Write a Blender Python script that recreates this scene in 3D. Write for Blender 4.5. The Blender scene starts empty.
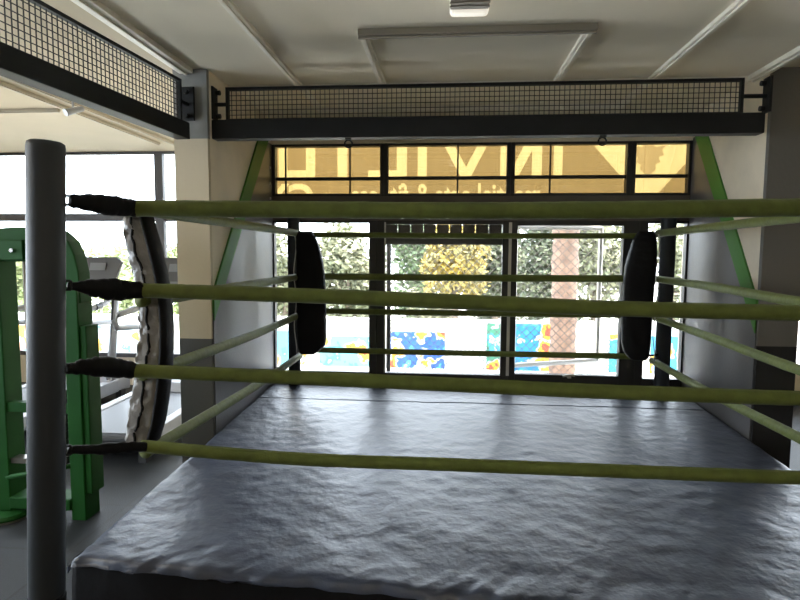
import bpy, bmesh, math, random
from mathutils import Vector, Matrix, noise
random.seed(7)
sc = bpy.context.scene
COL = sc.collection

# ---------------------------------------------------------------- camera
YAW, PITCH, ROLL, FPX = 0.08276, -0.08188, 0.00623, 564.5
f = Vector((-math.sin(YAW)*math.cos(PITCH), math.cos(YAW)*math.cos(PITCH), math.sin(PITCH)))
r = Vector((math.cos(YAW), math.sin(YAW), 0)); u = r.cross(f)
r2 = r*math.cos(ROLL) + u*math.sin(ROLL); u2 = -r*math.sin(ROLL) + u*math.cos(ROLL)
cd = bpy.data.cameras.new('camera'); cam = bpy.data.objects.new('camera', cd); COL.objects.link(cam)
cam.matrix_world = Matrix(((r2.x, u2.x, -f.x, 0), (r2.y, u2.y, -f.y, 0), (r2.z, u2.z, -f.z, 1.6), (0, 0, 0, 1)))
cd.sensor_width = 36; cd.lens = FPX/800*36; cd.clip_start = .05; cd.clip_end = 300
sc.camera = cam
# ---------------------------------------------------------------- sky, sun, added fill lights, exposure
w = bpy.data.worlds.new('world'); sc.world = w; w.use_nodes = True
bg = w.node_tree.nodes['Background']; bg.inputs[0].default_value = (.80, .90, 1, 1); bg.inputs[1].default_value = 3.9
sun = bpy.data.lights.new('sun', 'SUN'); sun.energy = 8; sun.angle = .02; sun.color = (1, .9, .72)
so = bpy.data.objects.new('sun', sun); COL.objects.link(so)
so.rotation_euler = Vector((-.16, .14, -1.0)).to_track_quat('-Z', 'Y').to_euler()
def area(name, loc, sx, sy, e, col, rot=(0, 0, 0), portal=False):
    l = bpy.data.lights.new(name, 'AREA'); l.shape = 'RECTANGLE'; l.size = sx; l.size_y = sy; l.energy = e; l.color = col
    if portal: l.cycles.is_portal = True
    o = bpy.data.objects.new(name, l); COL.objects.link(o); o.location = loc; o.rotation_euler = rot
    return o
R90 = math.pi/2
area('portal', (.22, 5.03, 1.2), 3.6, 1.5, 1, (1, 1, 1), (-R90, 0, 0), True)
area('portal', (-3.6, 6.55, 1.55), 4.0, 2.6, 1, (1, 1, 1), (-R90, 0, 0), True)
area('portal', (-5.75, 2.5, 1.5), 6.0, 2.2, 1, (1, 1, 1), (0, -R90, 0), True)
area('fill_light', (.5, -1.6, 2.70), 3.0, .3, 14, (1, .86, .66))  # added fill from behind the camera, no known lamp there
area('fill_light', (-3.6, 1.6, 2.70), 1.2, .3, 8, (1, .84, .60))  # second added fill, over the left bay
vs = sc.view_settings; vs.view_transform = 'Standard'; vs.look = 'None'; vs.gamma = 1; vs.use_curve_mapping = False
vs.exposure = 1.72

# ---------------------------------------------------------------- materials
def mat(name, col, rough=.6, metal=0, spec=.5, var=.0, vscale=8, bump=0, bscale=60, col2=None, sheen=0, emit=None, estr=0):
    m = bpy.data.materials.new(name); m.use_nodes = True; nt = m.node_tree; b = nt.nodes['Principled BSDF']
    b.inputs['Base Color'].default_value = (*col, 1); b.inputs['Roughness'].default_value = rough
    b.inputs['Metallic'].default_value = metal; b.inputs['Specular IOR Level'].default_value = spec
    if sheen: b.inputs['Sheen Weight'].default_value = sheen
    if emit: b.inputs['Emission Color'].default_value = (*emit, 1); b.inputs['Emission Strength'].default_value = estr
    tc = nt.nodes.new('ShaderNodeTexCoord')
    if var or col2:
        n = nt.nodes.new('ShaderNodeTexNoise'); n.inputs['Scale'].default_value = vscale; n.inputs['Detail'].default_value = 6
        nt.links.new(tc.outputs['Object'], n.inputs['Vector'])
        rp = nt.nodes.new('ShaderNodeValToRGB'); rp.color_ramp.elements[0].position = .35; rp.color_ramp.elements[1].position = .65
        c2 = col2 if col2 else tuple(min(1, c*(1+var)) for c in col)
        c1 = col if col2 else tuple(c*(1-var) for c in col)
        rp.color_ramp.elements[0].color = (*c1, 1); rp.color_ramp.elements[1].color = (*c2, 1)
        nt.links.new(n.outputs['Fac'], rp.inputs['Fac']); nt.links.new(rp.outputs['Color'], b.inputs['Base Color'])
    if bump:
        n2 = nt.nodes.new('ShaderNodeTexNoise'); n2.inputs['Scale'].default_value = bscale; n2.inputs['Detail'].default_value = 4
        nt.links.new(tc.outputs['Object'], n2.inputs['Vector'])
        bp = nt.nodes.new('ShaderNodeBump'); bp.inputs['Strength'].default_value = bump; bp.inputs['Distance'].default_value = .01
        nt.links.new(n2.outputs['Fac'], bp.inputs['Height']); nt.links.new(bp.outputs['Normal'], b.inputs['Normal'])
    return m
def translucent(name, col, frac=.85):
    m = bpy.data.materials.new(name); m.use_nodes = True; nt = m.node_tree; nt.nodes.clear()
    out = nt.nodes.new('ShaderNodeOutputMaterial'); t = nt.nodes.new('ShaderNodeBsdfTranslucent'); d = nt.nodes.new('ShaderNodeBsdfDiffuse')
    mx = nt.nodes.new('ShaderNodeMixShader'); mx.inputs[0].default_value = frac
    tc = nt.nodes.new('ShaderNodeTexCoord'); n = nt.nodes.new('ShaderNodeTexNoise'); n.inputs['Scale'].default_value = 3
    mp = nt.nodes.new('ShaderNodeMapping'); mp.inputs['Scale'].default_value = (6, 1, 1)
    rp = nt.nodes.new('ShaderNodeValToRGB'); rp.color_ramp.elements[0].color = (*[c*.88 for c in col], 1); rp.color_ramp.elements[1].color = (*[min(1, c*1.12) for c in col], 1)
    nt.links.new(tc.outputs['Object'], mp.inputs[0]); nt.links.new(mp.outputs[0], n.inputs['Vector']); nt.links.new(n.outputs['Fac'], rp.inputs[0])
    nt.links.new(rp.outputs[0], t.inputs['Color']); nt.links.new(rp.outputs[0], d.inputs['Color'])
    nt.links.new(d.outputs[0], mx.inputs[1]); nt.links.new(t.outputs[0], mx.inputs[2]); nt.links.new(mx.outputs[0], out.inputs[0])
    return m
def glass(name, tint=(1, 1, 1)):
    m = bpy.data.materials.new(name); m.use_nodes = True; nt = m.node_tree; nt.nodes.clear()
    out = nt.nodes.new('ShaderNodeOutputMaterial'); t = nt.nodes.new('ShaderNodeBsdfTransparent'); g = nt.nodes.new('ShaderNodeBsdfGlossy')
    t.inputs[0].default_value = (*tint, 1); g.inputs['Roughness'].default_value = .02
    fr = nt.nodes.new('ShaderNodeFresnel'); fr.inputs[0].default_value = 1.45
    mx = nt.nodes.new('ShaderNodeMixShader'); nt.links.new(fr.outputs[0], mx.inputs[0])
    nt.links.new(t.outputs[0], mx.inputs[1]); nt.links.new(g.outputs[0], mx.inputs[2]); nt.links.new(mx.outputs[0], out.inputs[0])
    return m
def two_tone(name, top, bot, zsplit, rough=.75):
    m = mat(name, top, rough, bump=.15, bscale=40); nt = m.node_tree; b = nt.nodes['Principled BSDF']
    tc = nt.nodes.new('ShaderNodeTexCoord'); sp = nt.nodes.new('ShaderNodeSeparateXYZ'); nt.links.new(tc.outputs['Object'], sp.inputs[0])
    g = nt.nodes.new('ShaderNodeMath'); g.operation = 'GREATER_THAN'; g.inputs[1].default_value = zsplit; nt.links.new(sp.outputs[2], g.inputs[0])
    mx = nt.nodes.new('ShaderNodeMix'); mx.data_type = 'RGBA'; mx.inputs['A'].default_value = (*bot, 1); mx.inputs['B'].default_value = (*top, 1)
    nt.links.new(g.outputs[0], mx.inputs['Factor']); nt.links.new(mx.outputs['Result'], b.inputs['Base Color'])
    return m
def floor_mat():
    m = mat('rubber_floor', (.06, .062, .066), .55, spec=.3, bump=.2, bscale=150); nt = m.node_tree; b = nt.nodes['Principled BSDF']
    tc = nt.nodes.new('ShaderNodeTexCoord'); br = nt.nodes.new('ShaderNodeTexBrick'); br.offset = 0
    br.inputs['Color1'].default_value = (.020, .022, .025, 1); br.inputs['Color2'].default_value = (.016, .018, .021, 1); br.inputs['Mortar'].default_value = (.012, .012, .012, 1)
    br.inputs['Scale'].default_value = 1; br.inputs['Brick Width'].default_value = 1.0; br.inputs['Row Height'].default_value = .55; br.inputs['Mortar Size'].default_value = .008
    nt.links.new(tc.outputs['Object'], br.inputs['Vector']); nt.links.new(br.outputs['Color'], b.inputs['Base Color'])
    return m
def mural_mat(name, base, seed):
    m = mat(name, base, .8); nt = m.node_tree; b = nt.nodes['Principled BSDF']
    tc = nt.nodes.new('ShaderNodeTexCoord'); mp = nt.nodes.new('ShaderNodeMapping'); mp.inputs['Location'].default_value = (seed, seed*2, seed*3)
    vo = nt.nodes.new('ShaderNodeTexNoise'); vo.inputs['Scale'].default_value = 2.6; vo.inputs['Detail'].default_value = 3
    rp = nt.nodes.new('ShaderNodeValToRGB'); cr = rp.color_ramp; cr.interpolation = 'CONSTANT'
    cols = [(0, (.85, .12, .06)), (.36, (.95, .6, .05)), (.42, (.85, .9, .95)), (.46, base), (.58, (.1, .5, .75)), (.63, (.9, .95, 1)), (.68, (.1, .45, .2))]
    cr.elements[0].position = 0; cr.elements[0].color = (*cols[0][1], 1); cr.elements[1].position = cols[1][0]; cr.elements[1].color = (*cols[1][1], 1)
    for p_, c in cols[2:]: e = cr.elements.new(p_); e.color = (*c, 1)
    for e in cr.elements: e.color = (*[q*.42 for q in e.color[:3]], 1)
    nt.links.new(tc.outputs['Object'], mp.inputs[0]); nt.links.new(mp.outputs[0], vo.inputs['Vector']); nt.links.new(vo.outputs['Fac'], rp.inputs[0]); nt.links.new(rp.outputs[0], b.inputs['Base Color'])
    return m
M = dict(
    floor=floor_mat(),
    ceiling=mat('ceiling_paint', (.86, .78, .62), .62, var=.06, vscale=1.2, bump=.25, bscale=3),
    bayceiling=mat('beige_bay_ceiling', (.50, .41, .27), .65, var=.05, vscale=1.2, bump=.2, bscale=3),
    shaded_top=mat('shaded_column_top', (.22, .22, .21), .6, var=.1),
    batten=mat('white_batten', (.88, .82, .70), .45, var=.08),
    plaster=mat('grey_plaster', (.82, .72, .56), .7, var=.10, vscale=2.5, bump=.12),
    cream=two_tone('cream_column', (.62, .53, .38), (.10, .10, .095), 1.03),
    darkcol=two_tone('charcoal_column', (.16, .15, .135), (.012, .012, .013), 1.02),
    taupe=mat('taupe_panel', (.09, .085, .085), .42, var=.12, vscale=2, bump=.1),
    lintel=mat('brown_lintel', (.10, .085, .072), .5, var=.1),
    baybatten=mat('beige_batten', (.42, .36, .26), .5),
    greenpaint=mat('green_trim', (.05, .20, .02), .6),
    frame=mat('black_window_frame', (.018, .018, .019), .4),
    greyframe=mat('grey_window_frame', (.075, .07, .07), .45),
    alu=mat('aluminium_sash', (.55, .54, .52), .35, metal=.4),
    glass=glass('window_glass'),
    vinyl=mat('charcoal_mat_vinyl', (.044, .054, .086), .42, spec=.6, var=.12, vscale=5, bump=.6, bscale=18),
    blackvinyl=mat('black_vinyl', (.006, .006, .007), .6, spec=.2, bump=.4, bscale=25),
    greyvinyl=mat('grey_vinyl', (.22, .205, .19), .34, spec=.7, var=.2, vscale=12, bump=1.0, bscale=22),
    post=mat('charcoal_post_padding', (.026, .031, .037), .55, bump=.08, bscale=30),
    steel=mat('black_steel', (.008, .009, .010), .5, spec=.3, var=.2),
    wire=mat('dark_wire', (.025, .022, .02), .6),
    galv=mat('galvanised_wire', (.07, .07, .068), .6, metal=.0),
    rope=mat('olive_rope_sleeve', (.115, .142, .028), .6, spec=.28, sheen=.1, var=.12, vscale=20, bump=.3, bscale=45),
    cord=mat('pale_cord', (.7, .7, .66), .6),
    chrome=mat('chrome_bolt', (.7, .7, .7), .25, metal=1),
    mgreen=mat('machine_green_enamel', (.010, .070, .012), .55, spec=.15, var=.08, vscale=4),
    mblack=mat('machine_black', (.02, .02, .022), .5),
    rod=mat('guide_rod_steel', (.35, .33, .30), .3, metal=.9),
    tmwhite=mat('treadmill_silver', (.34, .35, .38), .4, var=.05),
    tmdark=mat('treadmill_dark', (.035, .037, .04), .4),
    belt=mat('treadmill_belt', (.05, .055, .065), .45, spec=.4, bump=.05, bscale=200),
    console=mat('console_grey', (.06, .055, .05), .6),
    screen=mat('console_screen', (.14, .14, .14), .35),
    housing=mat('lamp_housing', (.30, .27, .22), .5),
    diffuser=mat('lamp_diffuser', (.85, .82, .74), .4, emit=(1, .92, .78), estr=.2),
    ground=mat('pale_concrete', (.55, .55, .53), .8, var=.06),
    whitewall=mat('white_painted_wall', (.55, .55, .54), .8),
    sheet=translucent('tan_banner', (.105, .064, .021)),
    letter=translucent('cream_lettering', (.235, .163, .060)),
    emblem=translucent('dull_emblem', (.145, .092, .032)),
    bark=mat('reddish_bark', (.20, .125, .09), .85, col2=(.12, .075, .055), vscale=9, bump=.8, bscale=12),
    darkbark=mat('grey_bark', (.16, .13, .10), .85, bump=.5),
    label=mat('white_label', (.7, .7, .7), .5),
)
def leafmat(name, c1, c2):
    k = .46; m = mat(name, tuple(c*k for c in c1), .7, col2=tuple(c*k for c in c2), vscale=1.6)
    m.node_tree.nodes['Principled BSDF'].inputs['Transmission Weight'].default_value = 0
    return m
LEAF = dict(green=leafmat('green_leaves', (.16, .26, .10), (.30, .40, .22)), pale=leafmat('pale_leaves', (.28, .32, .17), (.46, .46, .30)),
            yellow=leafmat('yellow_blossom', (.80, .55, .06), (.55, .50, .22)), dark=leafmat('dark_leaves', (.10, .14, .08), (.26, .30, .18)),
            bright=leafmat('lime_leaves', (.45, .58, .20), (.70, .78, .45)))

# ---------------------------------------------------------------- helpers
def tag(o, label=None, cat=None, group=None, kind=None):
    if label: o['label'] = label
    if cat: o['category'] = cat
    if group: o['group'] = group
    if kind: o['kind'] = kind
    return o
def empty(name, loc=(0, 0, 0), rz=0):
    o = bpy.data.objects.new(name, None); COL.objects.link(o); o.location = loc; o.rotation_euler = (0, 0, rz); o.empty_display_size = .1
    return o
def obj(name, bm, m, parent=None, smooth=False, bevel=0, loc=None, seg=2):
    me = bpy.data.meshes.new(name)
    bmesh.ops.recalc_face_normals(bm, faces=bm.faces[:])
    bm.to_mesh(me); bm.free()
    ms = m if isinstance(m, (list, tuple)) else [m]
    for x in ms: me.materials.append(x)
    if smooth:
        for p in me.polygons: p.use_smooth = True
    o = bpy.data.objects.new(name, me); COL.objects.link(o)
    if parent: o.parent = parent
    if loc: o.location = loc
    if bevel:
        b = o.modifiers.new('bevel', 'BEVEL'); b.width = bevel; b.segments = seg; b.limit_method = 'ANGLE'
    return o
def B(): return bmesh.new()
def box(bm, x0, x1, y0, y1, z0, z1):
    v = [bm.verts.new((x, y, z)) for z in (z0, z1) for x, y in ((x0, y0), (x1, y0), (x1, y1), (x0, y1))]
    for q in ((3, 2, 1, 0), (4, 5, 6, 7), (0, 1, 5, 4), (1, 2, 6, 5), (2, 3, 7, 6), (3, 0, 4, 7)): bm.faces.new([v[i] for i in q])
    return bm
def tube(bm, pts, rad, n=10, rz=None, cap=True):
    """tube along points; rad a number or list; rz optional vertical radius list"""
    pts = [Vector(p) for p in pts]; rings = []
    for i, p in enumerate(pts):
        t = (pts[min(i+1, len(pts)-1)] - pts[max(i-1, 0)]).normalized()
        up = Vector((0, 0, 1)) if abs(t.z) < .9 else Vector((0, 1, 0))
        s = t.cross(up).normalized(); v = s.cross(t).normalized()
        ra = rad[i] if isinstance(rad, (list, tuple)) else rad
        rb = rz[i] if isinstance(rz, (list, tuple)) else (rz if rz else ra)
        rings.append([bm.verts.new(p + s*ra*math.cos(2*math.pi*k/n) + v*rb*math.sin(2*math.pi*k/n)) for k in range(n)])
    for a, b in zip(rings, rings[1:]):
        for k in range(n): bm.faces.new((a[k], a[(k+1) % n], b[(k+1) % n], b[k]))
    if cap: bm.faces.new(rings[0][::-1]); bm.faces.new(rings[-1])
    return bm
def prism(bm, poly, axis, a, b):
    """extrude 2-D polygon along axis between a and b. axis 'x': (y,z) poly, 'y': (x,z), 'z': (x,y)"""
    def P(q, t): return {'x': (t, q[0], q[1]), 'y': (q[0], t, q[1]), 'z': (q[0], q[1], t)}[axis]
    A = [bm.verts.new(P(q, a)) for q in poly]; C_ = [bm.verts.new(P(q, b)) for q in poly]
    bm.faces.new(A[::-1]); bm.faces.new(C_)
    n = len(poly)
    for i in range(n): bm.faces.new((A[i], A[(i+1) % n], C_[(i+1) % n], C_[i]))
    return bm
def lathe(bm, prof, cx=0, cy=0, n=32):
    rings = [[bm.verts.new((cx + rr*math.cos(2*math.pi*k/n), cy + rr*math.sin(2*math.pi*k/n), z)) for k in range(n)] for rr, z in prof]
    for a, b in zip(rings, rings[1:]):
        for k in range(n): bm.faces.new((a[k], a[(k+1) % n], b[(k+1) % n], b[k]))
    bm.faces.new(rings[0][::-1]); bm.faces.new(rings[-1])
    return bm
def lerp(a, b, t): return Vector(a)*(1-t) + Vector(b)*t
def struct(name, bm, m, **k):
    o = obj(name, bm, m, **k); o['kind'] = 'structure'; return o

# ---------------------------------------------------------------- the setting
CZ, XL, XR, YB = 2.765, -1.543, 2.0, 4.895
struct('floor', prism(B(), [(-5.8, -4.2), (5, -4.2), (5, 6.54), (2.82, 6.54), (2.2, 5.02), (-1.68, 5.02), (-2.08, 6.54), (-5.8, 6.54)], 'z', -.1, 0), M['floor'])
struct('ceiling', prism(B(), [(-1.66, -4.2), (5, -4.2), (5, 6.6), (2.82, 6.6), (2.2, 5.02), (-1.66, 5.02)], 'z', CZ, CZ+.12), M['ceiling'])
struct('ceiling_bay', prism(B(), [(-5.8, -4.2), (-1.66, -4.2), (-1.66, 5.02), (-2.08, 6.6), (-5.8, 6.6)], 'z', CZ, CZ+.12), M['bayceiling'])
struct('wall_rear', box(B(), -5.8, 5.0, -4.3, -4.2, 0, CZ), M['plaster'])
struct('wall_far_right', box(B(), 5.0, 5.1, -4.3, 6.6, 0, CZ), M['plaster'])
bm = B(); box(bm, -5.9, -5.8, -4.3, 6.6, 0, .45); box(bm, -5.9, -5.8, -4.3, 6.6, 2.55, CZ); box(bm, -5.9, -5.8, -4.3, -.5, .45, 2.55); box(bm, -5.9, -5.8, 5.5, 6.6, .45, 2.55)
struct('wall_far_left', bm, M['plaster'])
# solid side walls of the ring alcove (left one ends in the cream column, right one in the charcoal column)
struct('wall_left', box(B(), -1.765, XL, 3.62, 5.02, 0, CZ), M['plaster'])
struct('wall_left_return', prism(B(), [(-1.765, 5.02), (-1.64, 5.02), (-2.04, 6.54), (-2.14, 6.54)], 'z', -.45, CZ), M['plaster'])
struct('wall_right', box(B(), XR, 2.22, 3.82, 5.02, 0, CZ), M['plaster'])
struct('wall_right_return', prism(B(), [(2.17, 5.02), (2.24, 5.02), (2.90, 6.54), (2.82, 6.54)], 'z', -.45, CZ), M['plaster'])
struct('trim_1', box(B(), -1.768, XL-.001, 3.585, 3.62, 0, 2.33), M['cream'])
struct('trim_1_top', box(B(), -1.768, XL-.001, 3.585, 3.62, 2.33, CZ), M['shaded_top'])  # column top greyed, truss shadow put into its colour
struct('trim_2', box(B(), XR+.001, 2.245, 3.785, 3.82, 0, CZ), M['darkcol'])
# dark panels and green stripes on the two alcove side walls
T = .008
struct('trim_3', prism(B(), [(3.60, 0), (YB, 0), (YB, 2.54), (4.70, 2.54), (3.60, 1.20)], 'x', XL, XL+T), M['taupe'])
struct('trim_4', prism(B(), [(3.60, 1.15), (4.79, 2.55), (4.57, 2.55), (3.60, 1.34)], 'x', XL, XL+.014), M['greenpaint'])
struct('trim_5', prism(B(), [(3.80, 0), (YB, 0), (YB, 2.56), (4.74, 2.56), (3.80, 1.20)], 'x', XR-T, XR), M['taupe'])
struct('trim_6', prism(B(), [(3.80, 1.10), (4.85, 2.57), (4.66, 2.57), (3.80, 1.31)], 'x', XR-.014, XR), M['greenpaint'])
for z in (2.33, 2.20, 2.07):
    bm = B(); tube(bm, [(XL+T, 4.83, z), (XL+T+.008, 4.83, z)], .012, 10); b_ = struct('trim_7', bm, M['label'])
# back wall of the alcove
bm = B()
box(bm, XL, XR, YB, 5.02, 2.54, CZ); struct('wall_back', bm, M['plaster'])
bm = B(); box(bm, XL, XR, YB, 5.02, 1.885, 2.095); struct('wall_back_lintel', bm, M['lintel'])
bm = B(); box(bm, XL, XR, YB, 5.02, 0, .49); struct('wall_back_sill', bm, M['taupe'])

def window(name, x0, x1, z0, z1, y, fw=.03, m='frame', vbars=(), hbars=(), bar=.014, depth=.07, root=None, fr=None, tb=.03):
    rt = root or empty(name, ((x0+x1)/2, y, z0)); rt['kind'] = 'structure'; ox, oy, oz = rt.location
    fl, frr, fb, ft = fr or (fw, fw, fw, fw)
    bm = B()
    box(bm, x0-ox, x0+fl-ox, 0, depth, z0-oz, z1-oz); box(bm, x1-frr-ox, x1-ox, 0, depth, z0-oz, z1-oz)
    box(bm, x0+fl-ox, x1-frr-ox, 0, depth, z0-oz, z0+fb-oz); box(bm, x0+fl-ox, x1-frr-ox, 0, depth, z1-ft-oz, z1-oz)
    obj('frame', bm, M[m], rt, bevel=.003)
    obj('pane', box(B(), x0+fl-ox, x1-frr-ox, depth*.5, depth*.5+.005, z0+fb-oz, z1-ft-oz), M['glass'], rt)
    for q in vbars: obj('glazing_bar', box(B(), q-bar/2-ox, q+bar/2-ox, depth*.3, depth*.49, z0+fb-oz, z1-ft-oz), M[m], rt)
    for q in hbars: obj('transom', box(B(), x0+fl-ox, x1-frr-ox, depth*.25, depth*.48, q-tb/2-oz, q+tb/2-oz), M[m], rt)
    return rt
# four upper lights in front of the banner
window('window_1', XL, -.551, 2.095, 2.54, YB, fr=(.035, .035, .022, .022), vbars=(-1.42, -.85), hbars=(2.245,))
window('window_2', -.551, .526, 2.095, 2.54, YB, fr=(.035, .033, .022, .022), vbars=(.08,), hbars=(2.248,))
window('window_3', .526, 1.513, 2.095, 2.54, YB, fr=(.034, .036, .022, .022), vbars=(.855,), hbars=(2.252,))
window('window_4', 1.513, XR, 2.095, 2.54, YB, fr=(.036, .03, .022, .022), hbars=(2.255,))
# lower windows
window('window_5', XL, -.61, .49, 1.885, YB, fr=(.02, .07, .06, .02))
w6 = window('window_6', -.61, .535, .49, 1.885, YB, fr=(.065, .065, .06, .03))
w7 = window('window_7', .535, 1.60, .49, 1.885, YB, fr=(.06, .13, .075, .04))
window('window_8', 1.60, XR, .49, 1.885, YB, fr=(.07, .02, .06, .02))
# slim bright rails of the sliding sashes, dark slatted vent in window 6, open sash in window 7
ox, oy, oz = w6.location
bm = B(); box(bm, -.545-ox, -.532-ox, -.008, 0, .55-oz, 1.87-oz); box(bm, .520-ox, .545-ox, -.008, 0, .55-oz, 1.87-oz); obj('sash_rail', bm, M['alu'], w6)
bm = B(); box(bm, -.545-ox, .47-ox, .045, .060, 1.735-oz, 1.765-oz)
for k in range(9): box(bm, -.540+k*.112-ox, -.437+k*.112-ox, .04, .065, 1.765-oz, 1.853-oz)
box(bm, -.545-ox, .47-ox, .05, .06, 1.68-oz, 1.735-oz)
obj('louvre_panel', bm, M['greyframe'], w6)
ox, oy, oz = w7.location
bm = B()   # outward tilted sash
s_ = [(.60, 5.10, .60), (1.37, 5.22, .64), (1.37, 5.22, 1.84), (.60, 5.10, 1.84)]
for i in range(4):
    a, b = Vector(s_[i])-Vector((ox, oy, oz)), Vector(s_[(i+1) % 4])-Vector((ox, oy, oz)); tube(bm, [a, b], .022, 6)
obj('open_sash', bm, M['alu'], w7)
bm = B(); tube(bm, [(1.0-ox, -.02, .56-oz), (1.06-ox, -.03, .575-oz), (1.10-ox, -.03, .57-oz)], .010, 6); box(bm, 1.04-ox, 1.07-ox, -.03, 0, .545-oz, .575-oz); obj('window_handle', bm, M['alu'], w7)

# tall windows of the left bay
YW = 6.4
bm = B(); box(bm, -5.8, -2.11, YW+.02, YW+.14, 0, .34); struct('wall_bay_sill', bm, M['plaster'])
window('window_9', -5.8, -3.36, .34, CZ, YW, fr=(.05, .05, .05, .03), m='greyframe', tb=.09, hbars=(2.005,))
window('window_10', -3.36, -2.11, .34, CZ, YW, fr=(.05, .05, .05, .03), m='greyframe', tb=.09, hbars=(2.005,))
# right bay
bm = B(); box(bm, 2.86, 5.0, YW+.02, YW+.14, 0, .34); struct('wall_right_bay_sill', bm, M['plaster'])
window('window_11', 2.86, 5.0, .34, CZ, YW, fr=(.05, .05, .05, .03), m='greyframe', tb=.09, hbars=(2.005,), vbars=(3.9,))
# added side window of the left bay (out of frame, put in as side light)
rt = empty('fill_window', (-5.85, 2.5, .45)); rt['kind'] = 'structure'
bm = B(); box(bm, -.03, .03, -3.0, -2.94, 0, 2.1); box(bm, -.03, .03, 2.94, 3.0, 0, 2.1); box(bm, -.03, .03, -2.94, 2.94, 0, .05); box(bm, -.03, .03, -2.94, 2.94, 2.05, 2.1); box(bm, -.03, .03, -.03, .03, .05, 2.05)
obj('frame', bm, M['greyframe'], rt); obj('pane', box(B(), -.003, .003, -2.94, 2.94, .05, 2.05), M['glass'], rt)

# ceiling battens
def batten(n, x0, x1, y0, y1, h=.022, m='batten'):
    bm = B(); box(bm, x0, x1, y0, y1, CZ-h, CZ)
    if x1-x0 < y1-y0: c = (x0+x1)/2; box(bm, c-.010, c+.010, y0, y1, CZ-h-.010, CZ-h)
    else: c = (y0+y1)/2; box(bm, x0, x1, c-.010, c+.010, CZ-h-.010, CZ-h)
    struct('trim_%d' % n, bm, M[m], bevel=.003)
batten(8, -1.72, -1.63, -2, 3.58, .03); batten(9, -1.06, -1.01, -2, 4.62); batten(10, -1.01, 1.30, 4.575, 4.62)
batten(11, 1.30, 1.35, -2, 4.62); batten(12, -.48, -.43, 3.055, 3.97); batten(13, .69, .74, 3.055, 3.97)
batten(14, -.48, .74, 3.01, 3.055, .035, 'housing'); batten(15, 1.93, 2.0, -2, 3.95, .03); batten(16, XL, XR, 3.95, 3.975, .012)
batten(17, -3.10, -3.06, 2.0, 5.9, m='baybatten'); batten(18, -2.93, -2.90, 2.0, 5.9, m='baybatten'); batten(19, -5.8, -3.18, 4.46, 4.50, m='baybatten')

# made-up housings for the two added fill lights behind and beside the camera
struct('trim_20', box(B(), -1.05, 2.05, -1.78, -1.42, 2.71, CZ), M['housing']); struct('trim_21', box(B(), -4.25, -2.95, 1.42, 1.78, 2.71, CZ), M['housing'])

# ---------------------------------------------------------------- outdoors
struct('ground', box(B(), -30, 30, 6.6, 60, -.55, -.45), M['ground'])
struct('ground_strip', box(B(), -30, 30, 5.03, 6.6, -.56, -.46), M['ground'])
NT = [0]
def tree(name, label, x, y, z0, h, rx, rz_, leaf, n, lsize, cat='tree', trunk=True, tm='darkbark'):
    back = NT[0] % 2 == 1 and name != 'flowering_tree'; NT[0] += 1
    if back: k_ = (y+3.4)/y; x *= k_; y += 3.4; h = (h-2.05)*k_+2.05; rx *= k_*.85; rz_ *= k_
    else: rx *= .85
    rt = empty(name, (x, y, z0)); tag(rt, label, cat, 'trees and bushes outside the windows')
    n = int(n*2.2); lsize *= .75
    bm = B(); c = Vector((0, 0, h-rz_))
    cl = [(Vector((random.uniform(-.55, .55)*rx, random.uniform(-.5, .5)*rx, random.uniform(-.55, .6)*rz_)), random.uniform(.35, .6)) for _ in range(14)]
    for i in range(n):
        cc, cr_ = random.choice(cl)
        d = Vector((random.gauss(0, 1), random.gauss(0, 1), random.gauss(0, 1))).normalized()*random.uniform(.45, 1)
        p = c + cc + Vector((d.x*cr_*rx, d.y*cr_*rx, d.z*cr_*rz_))
        if p.z < .05: continue
        a = Vector((random.gauss(0, 1), random.gauss(0, 1), random.gauss(0, .6))).normalized(); b = a.cross(Vector((random.gauss(0, 1), random.gauss(0, 1), random.gauss(0, 1)))).normalized()
        s = lsize*random.uniform(.6, 1.3)
        bm.faces.new([bm.verts.new(p-a*s), bm.verts.new(p+b*s*.45), bm.verts.new(p+a*s), bm.verts.new(p-b*s*.45)])
    o = obj('foliage', bm, leaf, rt)
    bm = B(); tube(bm, [(0, 0, 0), (.04, 0, h*.35), (-.02, .03, h*.6)], [.09, .07, .05], 10)
    for cc, _ in cl[:6]: tube(bm, [(0, 0, h*.3), tuple((c+cc)*.6+Vector((0, 0, h*.12))), tuple(c+cc)], [.045, .03, .012], 6)
    obj('trunk', bm, M[tm], rt, smooth=True)
    return rt
G0 = -.45
tree('leafy_bush', 'pale sunlit bush seen through the leftmost window pane behind the green machine', -9.3, 12.0, G0, 2.5, 1.5, 1.1, LEAF['bright'], 1800, .13, 'bush')
tree('leafy_bush', 'lime green bush seen behind the left treadmill console', -7.4, 12.2, G0, 2.35, 1.3, 1.0, LEAF['bright'], 1800, .13, 'bush')
tree('leafy_bush', 'bright bush seen in the gap between wrapped corner pad and cream column', -5.8, 12.0, G0, 2.3, 1.0, 1.0, LEAF['bright'], 1300, .13, 'bush')
tree('leafy_tree', 'pale green tree seen through the narrow gap left of the far left corner post', -3.6, 12.3, G0, 2.75, 1.0, 1.3, LEAF['pale'], 1800, .13)
tree('leafy_tree', 'pale olive tree seen through the window right of the far left corner pad', -2.2, 12.4, G0, 2.75, 1.1, 1.35, LEAF['pale'], 2300, .12)
tree('leafy_tree', 'dark green tree filling the left side of the middle window', -.75, 12.6, G0, 3.4, .85, 1.6, LEAF['green'], 2300, .12)
tree('flowering_tree', 'yellow blossoming tree in the middle window', .15, 11.8, G0, 3.2, .85, 1.15, LEAF['yellow'], 2300, .11)
tree('leafy_bush', 'low grey-green bush behind the blue mural in the middle window', -.35, 11.1, G0, 1.5, .70, .6, LEAF['pale'], 1300, .08, 'bush')
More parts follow.
